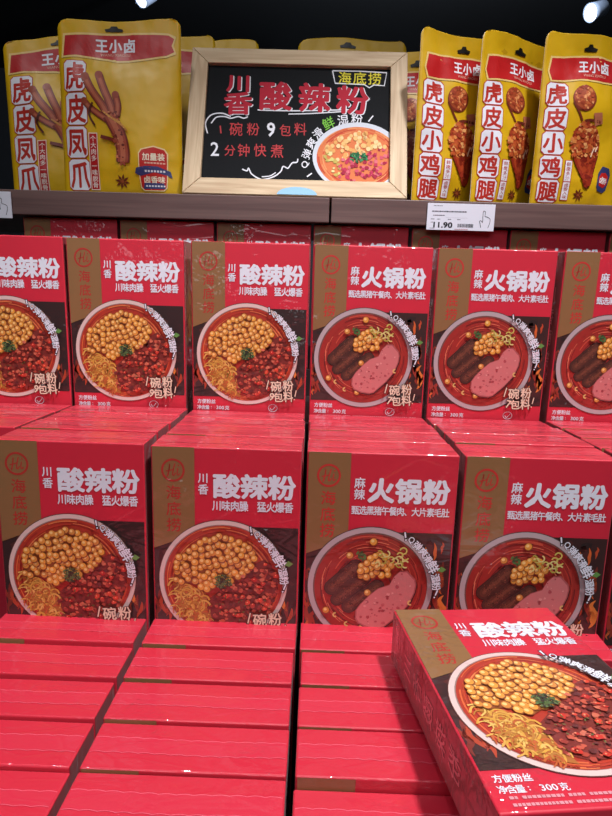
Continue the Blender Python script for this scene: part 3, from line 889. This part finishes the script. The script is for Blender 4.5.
for (xl, y, yaw, sd, lb) in ((.1385,.945,.44,2.2,'yellow drumstick pouch right above the price tag, first of three turned sideways'),
                             (.2275,.945,.50,5.6,'yellow drumstick pouch in the middle of the three turned sideways'),
                             (.3185,.945,.26,9.9,'yellow drumstick pouch at the right edge of the shelf, cut by the frame')):
    p = make_drum_pouch('snack_pouch', lb, 'snack pouch', sd)
    put(p, xl+.075*math.cos(yaw), y+.075*math.sin(yaw), yaw, .0, 0); p['group'] = GD

# ------------------------------------------------------------------ chalkboard
PINE = wood('pale_pine', (184,157,124), (214,192,158), (6,90,90), .55, 1.2)
PINEV = wood('pale_pine_upright', (184,157,124), (214,192,158), (90,90,6), .55, 1.2)
SLATE = plain('black_slate_board', (20,22,25), .8, spec=.15, noise_amt=.25, nscale=400)
BW, BH, FWD, FD = .338, .2475, .026, .016
cb = thing('chalkboard', 'small framed chalkboard sign with red chalk lettering and drawn noodle bowl', 'chalkboard', (-.0395,.932,SZ), (-.375,0,0))
def frame_piece(P, mat):
    bm = bmesh.new()
    lo = [bm.verts.new((x,-FD/2,z)) for x,z in P]; hi = [bm.verts.new((x,FD/2,z)) for x,z in P]
    bm.faces.new(lo); bm.faces.new(hi[::-1])
    for i in range(4): bm.faces.new((lo[i],hi[i],hi[(i+1)%4],lo[(i+1)%4]))
    bmesh.ops.bevel(bm, geom=bm.edges[:], offset=.0007, segments=1, affect='EDGES')
    return bm_obj('frame_rail', bm, mat, cb)
h = BW/2; g = FWD; e = .0003
frame_piece([(-h,0),(h,0),(h-g-e,g),(-h+g+e,g)], PINE)
frame_piece([(-h,BH),(-h+g+e,BH-g),(h-g-e,BH-g),(h,BH)], PINE)
frame_piece([(-h,e),(-h+g,g+e),(-h+g,BH-g-e),(-h,BH-e)], PINEV)
frame_piece([(h,e),(h,BH-e),(h-g,BH-g-e),(h-g,g+e)], PINEV)
bm = bmesh.new(); add_box(bm, (-h+g-.004,-.001,g-.004), (h-g+.004,.003,BH-g+.004)); slate = bm_obj('slate', bm, SLATE, cb)
# zoomed-drawing coordinates of the slate corners, mapped onto the slate
q00, q10, q01, q11 = (85,85), (535,95), (68,358), (525,370)
def slate_fn(x, y, z):
    s, t_ = .5, .5
    for _ in range(6):
        px = (1-s)*(1-t_)*q00[0]+s*(1-t_)*q10[0]+(1-s)*t_*q01[0]+s*t_*q11[0]
        py = (1-s)*(1-t_)*q00[1]+s*(1-t_)*q10[1]+(1-s)*t_*q01[1]+s*t_*q11[1]
        s += (x-px)/455; t_ += (y-py)/274
    s = max(-.012, min(1.012, s)); t_ = max(-.02, min(1.02, t_))
    return Vector((-h+g+s*(BW-2*g), -.0013-z*.00008, BH-g-t_*(BH-2*g)))
CRED, CWH, CYE, CGR, CDR = (178,34,54), (226,228,236), (214,204,60), (120,190,70), (188,62,66)
k = Ink(); k.layer = 1
for ch, x, y, wd, hh, ro in (('川',160,129,62,44,.03),('香',158,178,72,56,.0),('酸',250,160,82,72,.03),('辣',346,164,80,72,.05),('粉',440,170,80,70,.06)):
    k.layer = 1; k.char(ch, x+2.5, y+1.5, wd, hh, CWH, .034, ro); k.layer = 2; k.char(ch, x, y, wd, hh, CRED, .034, ro)
k.layer = 1; k.curve([(206,194),(300,196),(446,193)], 3, CWH, 8); k.curve([(282,204),(350,202),(440,196)], 2.6, CWH, 8)
k.build('title_lettering', slate_fn, CHALK, slate)
k = Ink(); k.layer = 2
for i, ch in enumerate('海底捞'): k.char(ch, 422+37*i, 116+i, 34, 32, CYE, .012, .04)
k.layer = 1; k.ribbon([(392,98),(460,99),(526,103),(519,135),(494,133),(482,140),(470,132),(398,129),(392,98)], 3, CWH)
k.build('brand_lettering', slate_fn, CHALK, slate)
k = Ink(); k.layer = 1
k.ribbon([(114,232),(116,250)], 3.4, CDR)
for ch, x, y, s_ in (('碗',153,240,34),('粉',195,240,32),('包',274,243,30),('料',311,240,32),('分',138,290,28),('钟',172,290,32),('快',212,290,32),('煮',254,292,34)):
    k.char(ch, x, y, s_, s_, CDR, .006, .03)
k.char('9', 239, 241, 44, 46, CWH, .02); k.char('2', 101, 287, 46, 46, CWH, .01)
k.curve([(83,250),(78,225),(92,206),(118,202),(140,210)], 3, CWH, 8); k.curve([(92,226),(104,212),(124,210),(140,214),(158,210),(172,214),(182,210)], 3, CWH, 8)
k.curve([(168,334),(180,338),(184,332),(192,346),(216,358),(244,352),(262,340),(268,328),(280,332),(290,320),(302,318),(304,310)], 3, CWH, 6); k.curve([(216,352),(236,350),(250,342)], 2.4, CWH, 6)
k.build('offer_lettering', slate_fn, CHALK, slate)
k = Ink(); k.layer = 2
for ch, x, y, s_, ro, c in (('Q',322,324,22,-1.3,CWH),('弹',326,299,24,-1.15,CWH),('爽',337,273,25,-.95,CWH),('滑',354,250,26,-.75,CWH),('鲜',380,226,30,-.45,CGR),('湿',416,219,29,-.1,CWH),('粉',450,215,29,.05,CWH)):
    k.char(ch, x, y, s_, s_, c, .012, ro)
k.ribbon([(326,352),(338,344)], 3, CWH); k.ribbon([(490,208),(478,222)], 3, CWH)
k.build('slogan_lettering', slate_fn, CHALK, slate)
rnd = random.Random(4); k = Ink(); k.layer = 3
def bx(k, x, y): return y < 371 and x < 541
k.fan(450, 306, 110, (206,212,222), 82, 56, 3); k.layer = 4; k.fan(450, 308, 100, (214,120,74), 73, 56, 3)
for i in range(40):
    r = rnd.uniform(80,97); a = rnd.uniform(0,2*PI)
    k.layer = 5+i%3; k.ring(450, 308, r, r+3, rnd.choice([(206,90,60),(226,150,100),(190,70,50)]), 8, a, a+.6, .73)
for i in range(190):
    a, r = rnd.uniform(0,2*PI), 80*rnd.random()**.5
    x, y = 450+r*math.cos(a), 306+r*.72*math.sin(a)
    s_ = (x-450)*.25+(y-300)
    k.layer = 9+i%8
    if s_ < 2 and not (x < 395 and y > 296): k.disc(x, y, rnd.uniform(4.5,6), rnd.choice([(232,186,120),(240,206,150),(222,164,96)]), n=10)
    elif x < 405: chunk(k, rnd, x, y, rnd.uniform(4,7), rnd.choice([(206,200,120),(226,216,150),(190,170,90)]))
    else: chunk(k, rnd, x, y, rnd.uniform(4,7), rnd.choice([(186,50,84),(204,84,104),(160,36,64),(214,110,120)]))
for i in range(60):
    a, r = rnd.uniform(0,2*PI), rnd.random()**.6
    k.layer = 19+i%3; leaf(k, rnd, 452+22*r*math.cos(a), 308+11*r*math.sin(a), rnd.uniform(3,5), rnd.choice([(40,110,70),(60,140,90),(30,84,56)]))
k.build('bowl_drawing', slate_fn, CHALK, slate)
# pale blue sticker on the lower rail
k = Ink()
for i in range(20):
    a, b = PI+PI*i/20, PI+PI*(i+1)/20
    k.poly([(0,0),(.03*math.cos(a),.0125*math.sin(a)),(.03*math.cos(b),.0125*math.sin(b))], (150,196,226))
st = k.build('sticker', lambda x,y,z: Vector((x+.004,-FD/2-.0006,.0012-y)), CHALK, cb)
st['label'] = 'pale blue rounded sticker'

# ------------------------------------------------------------------ price tags
CARD = plain('white_price_card', (222,224,236), .5, noise_amt=.02)
def price_tag(x0, label, full=True):
    t = thing('price_tag', label, 'price tag', (x0,.9135,Z0+.0836), (0,0,0), 'price tags on the shelf edge')
    bm = bmesh.new(); add_box(bm, (0,-.0012,0), (.1,0,.038), .0003, 1); bm_obj('card', bm, CARD, t)
    fn = lambda x, y, z: Vector((x*.001, -.0014-z*.00004, .038-y*.001))
    k = Ink(); BK = (34,34,42)
    k.latin('11.90', 10.5, 38, 30.6, 7.6, BK, .03)
    k.build('price_lettering', fn, CHALK, t)
    rnd = random.Random(8); k = Ink()
    def line(x0, x1, y, hh, c=(70,70,80)):
        x = x0
        while x < x1:
            l = rnd.uniform(.8,2.2); k.rect(x, y-hh/2, min(x1,x+l), y+hh/2, c); x += l+.5
    line(9,22,3.6,.7); line(7,58,11.4,1.8,(80,80,90)); line(9,26,17,1.2)
    for a in (6,15,31,45): line(a,a+5,22.5,1)
    line(6,9,27,1); line(5,12,35.5,.7); line(42,62,36.4,.8,(190,70,80))
    k.rect(28,20,60,20.2,(150,150,160))
    x = 46
    while x < 69:
        l = rnd.uniform(.3,.9); k.rect(x, 28.4, x+l, 33.4, BK); x += l+rnd.uniform(.3,.7)
    k.build('small_print', fn, CHALK, t)
    k = Ink()
    k.curve([(80.5,33),(79,27),(78,24.5),(80,23),(82.6,25.5),(82.4,18),(82.6,10.4),(84.2,9.6),(85.6,11),(85.6,17),(88,17.6),(92.5,19.6),(93.6,22.6),(92.8,28),(91,33.4)], .7, BK, 6)
    k.build('pointing_hand_drawing', fn, CHALK, t)
    return t
price_tag(.1592, 'white price tag reading 11.90 with a pointing hand drawing on the shelf edge')
price_tag(-.5625, 'white price tag cut by the left edge, only its pointing hand showing')
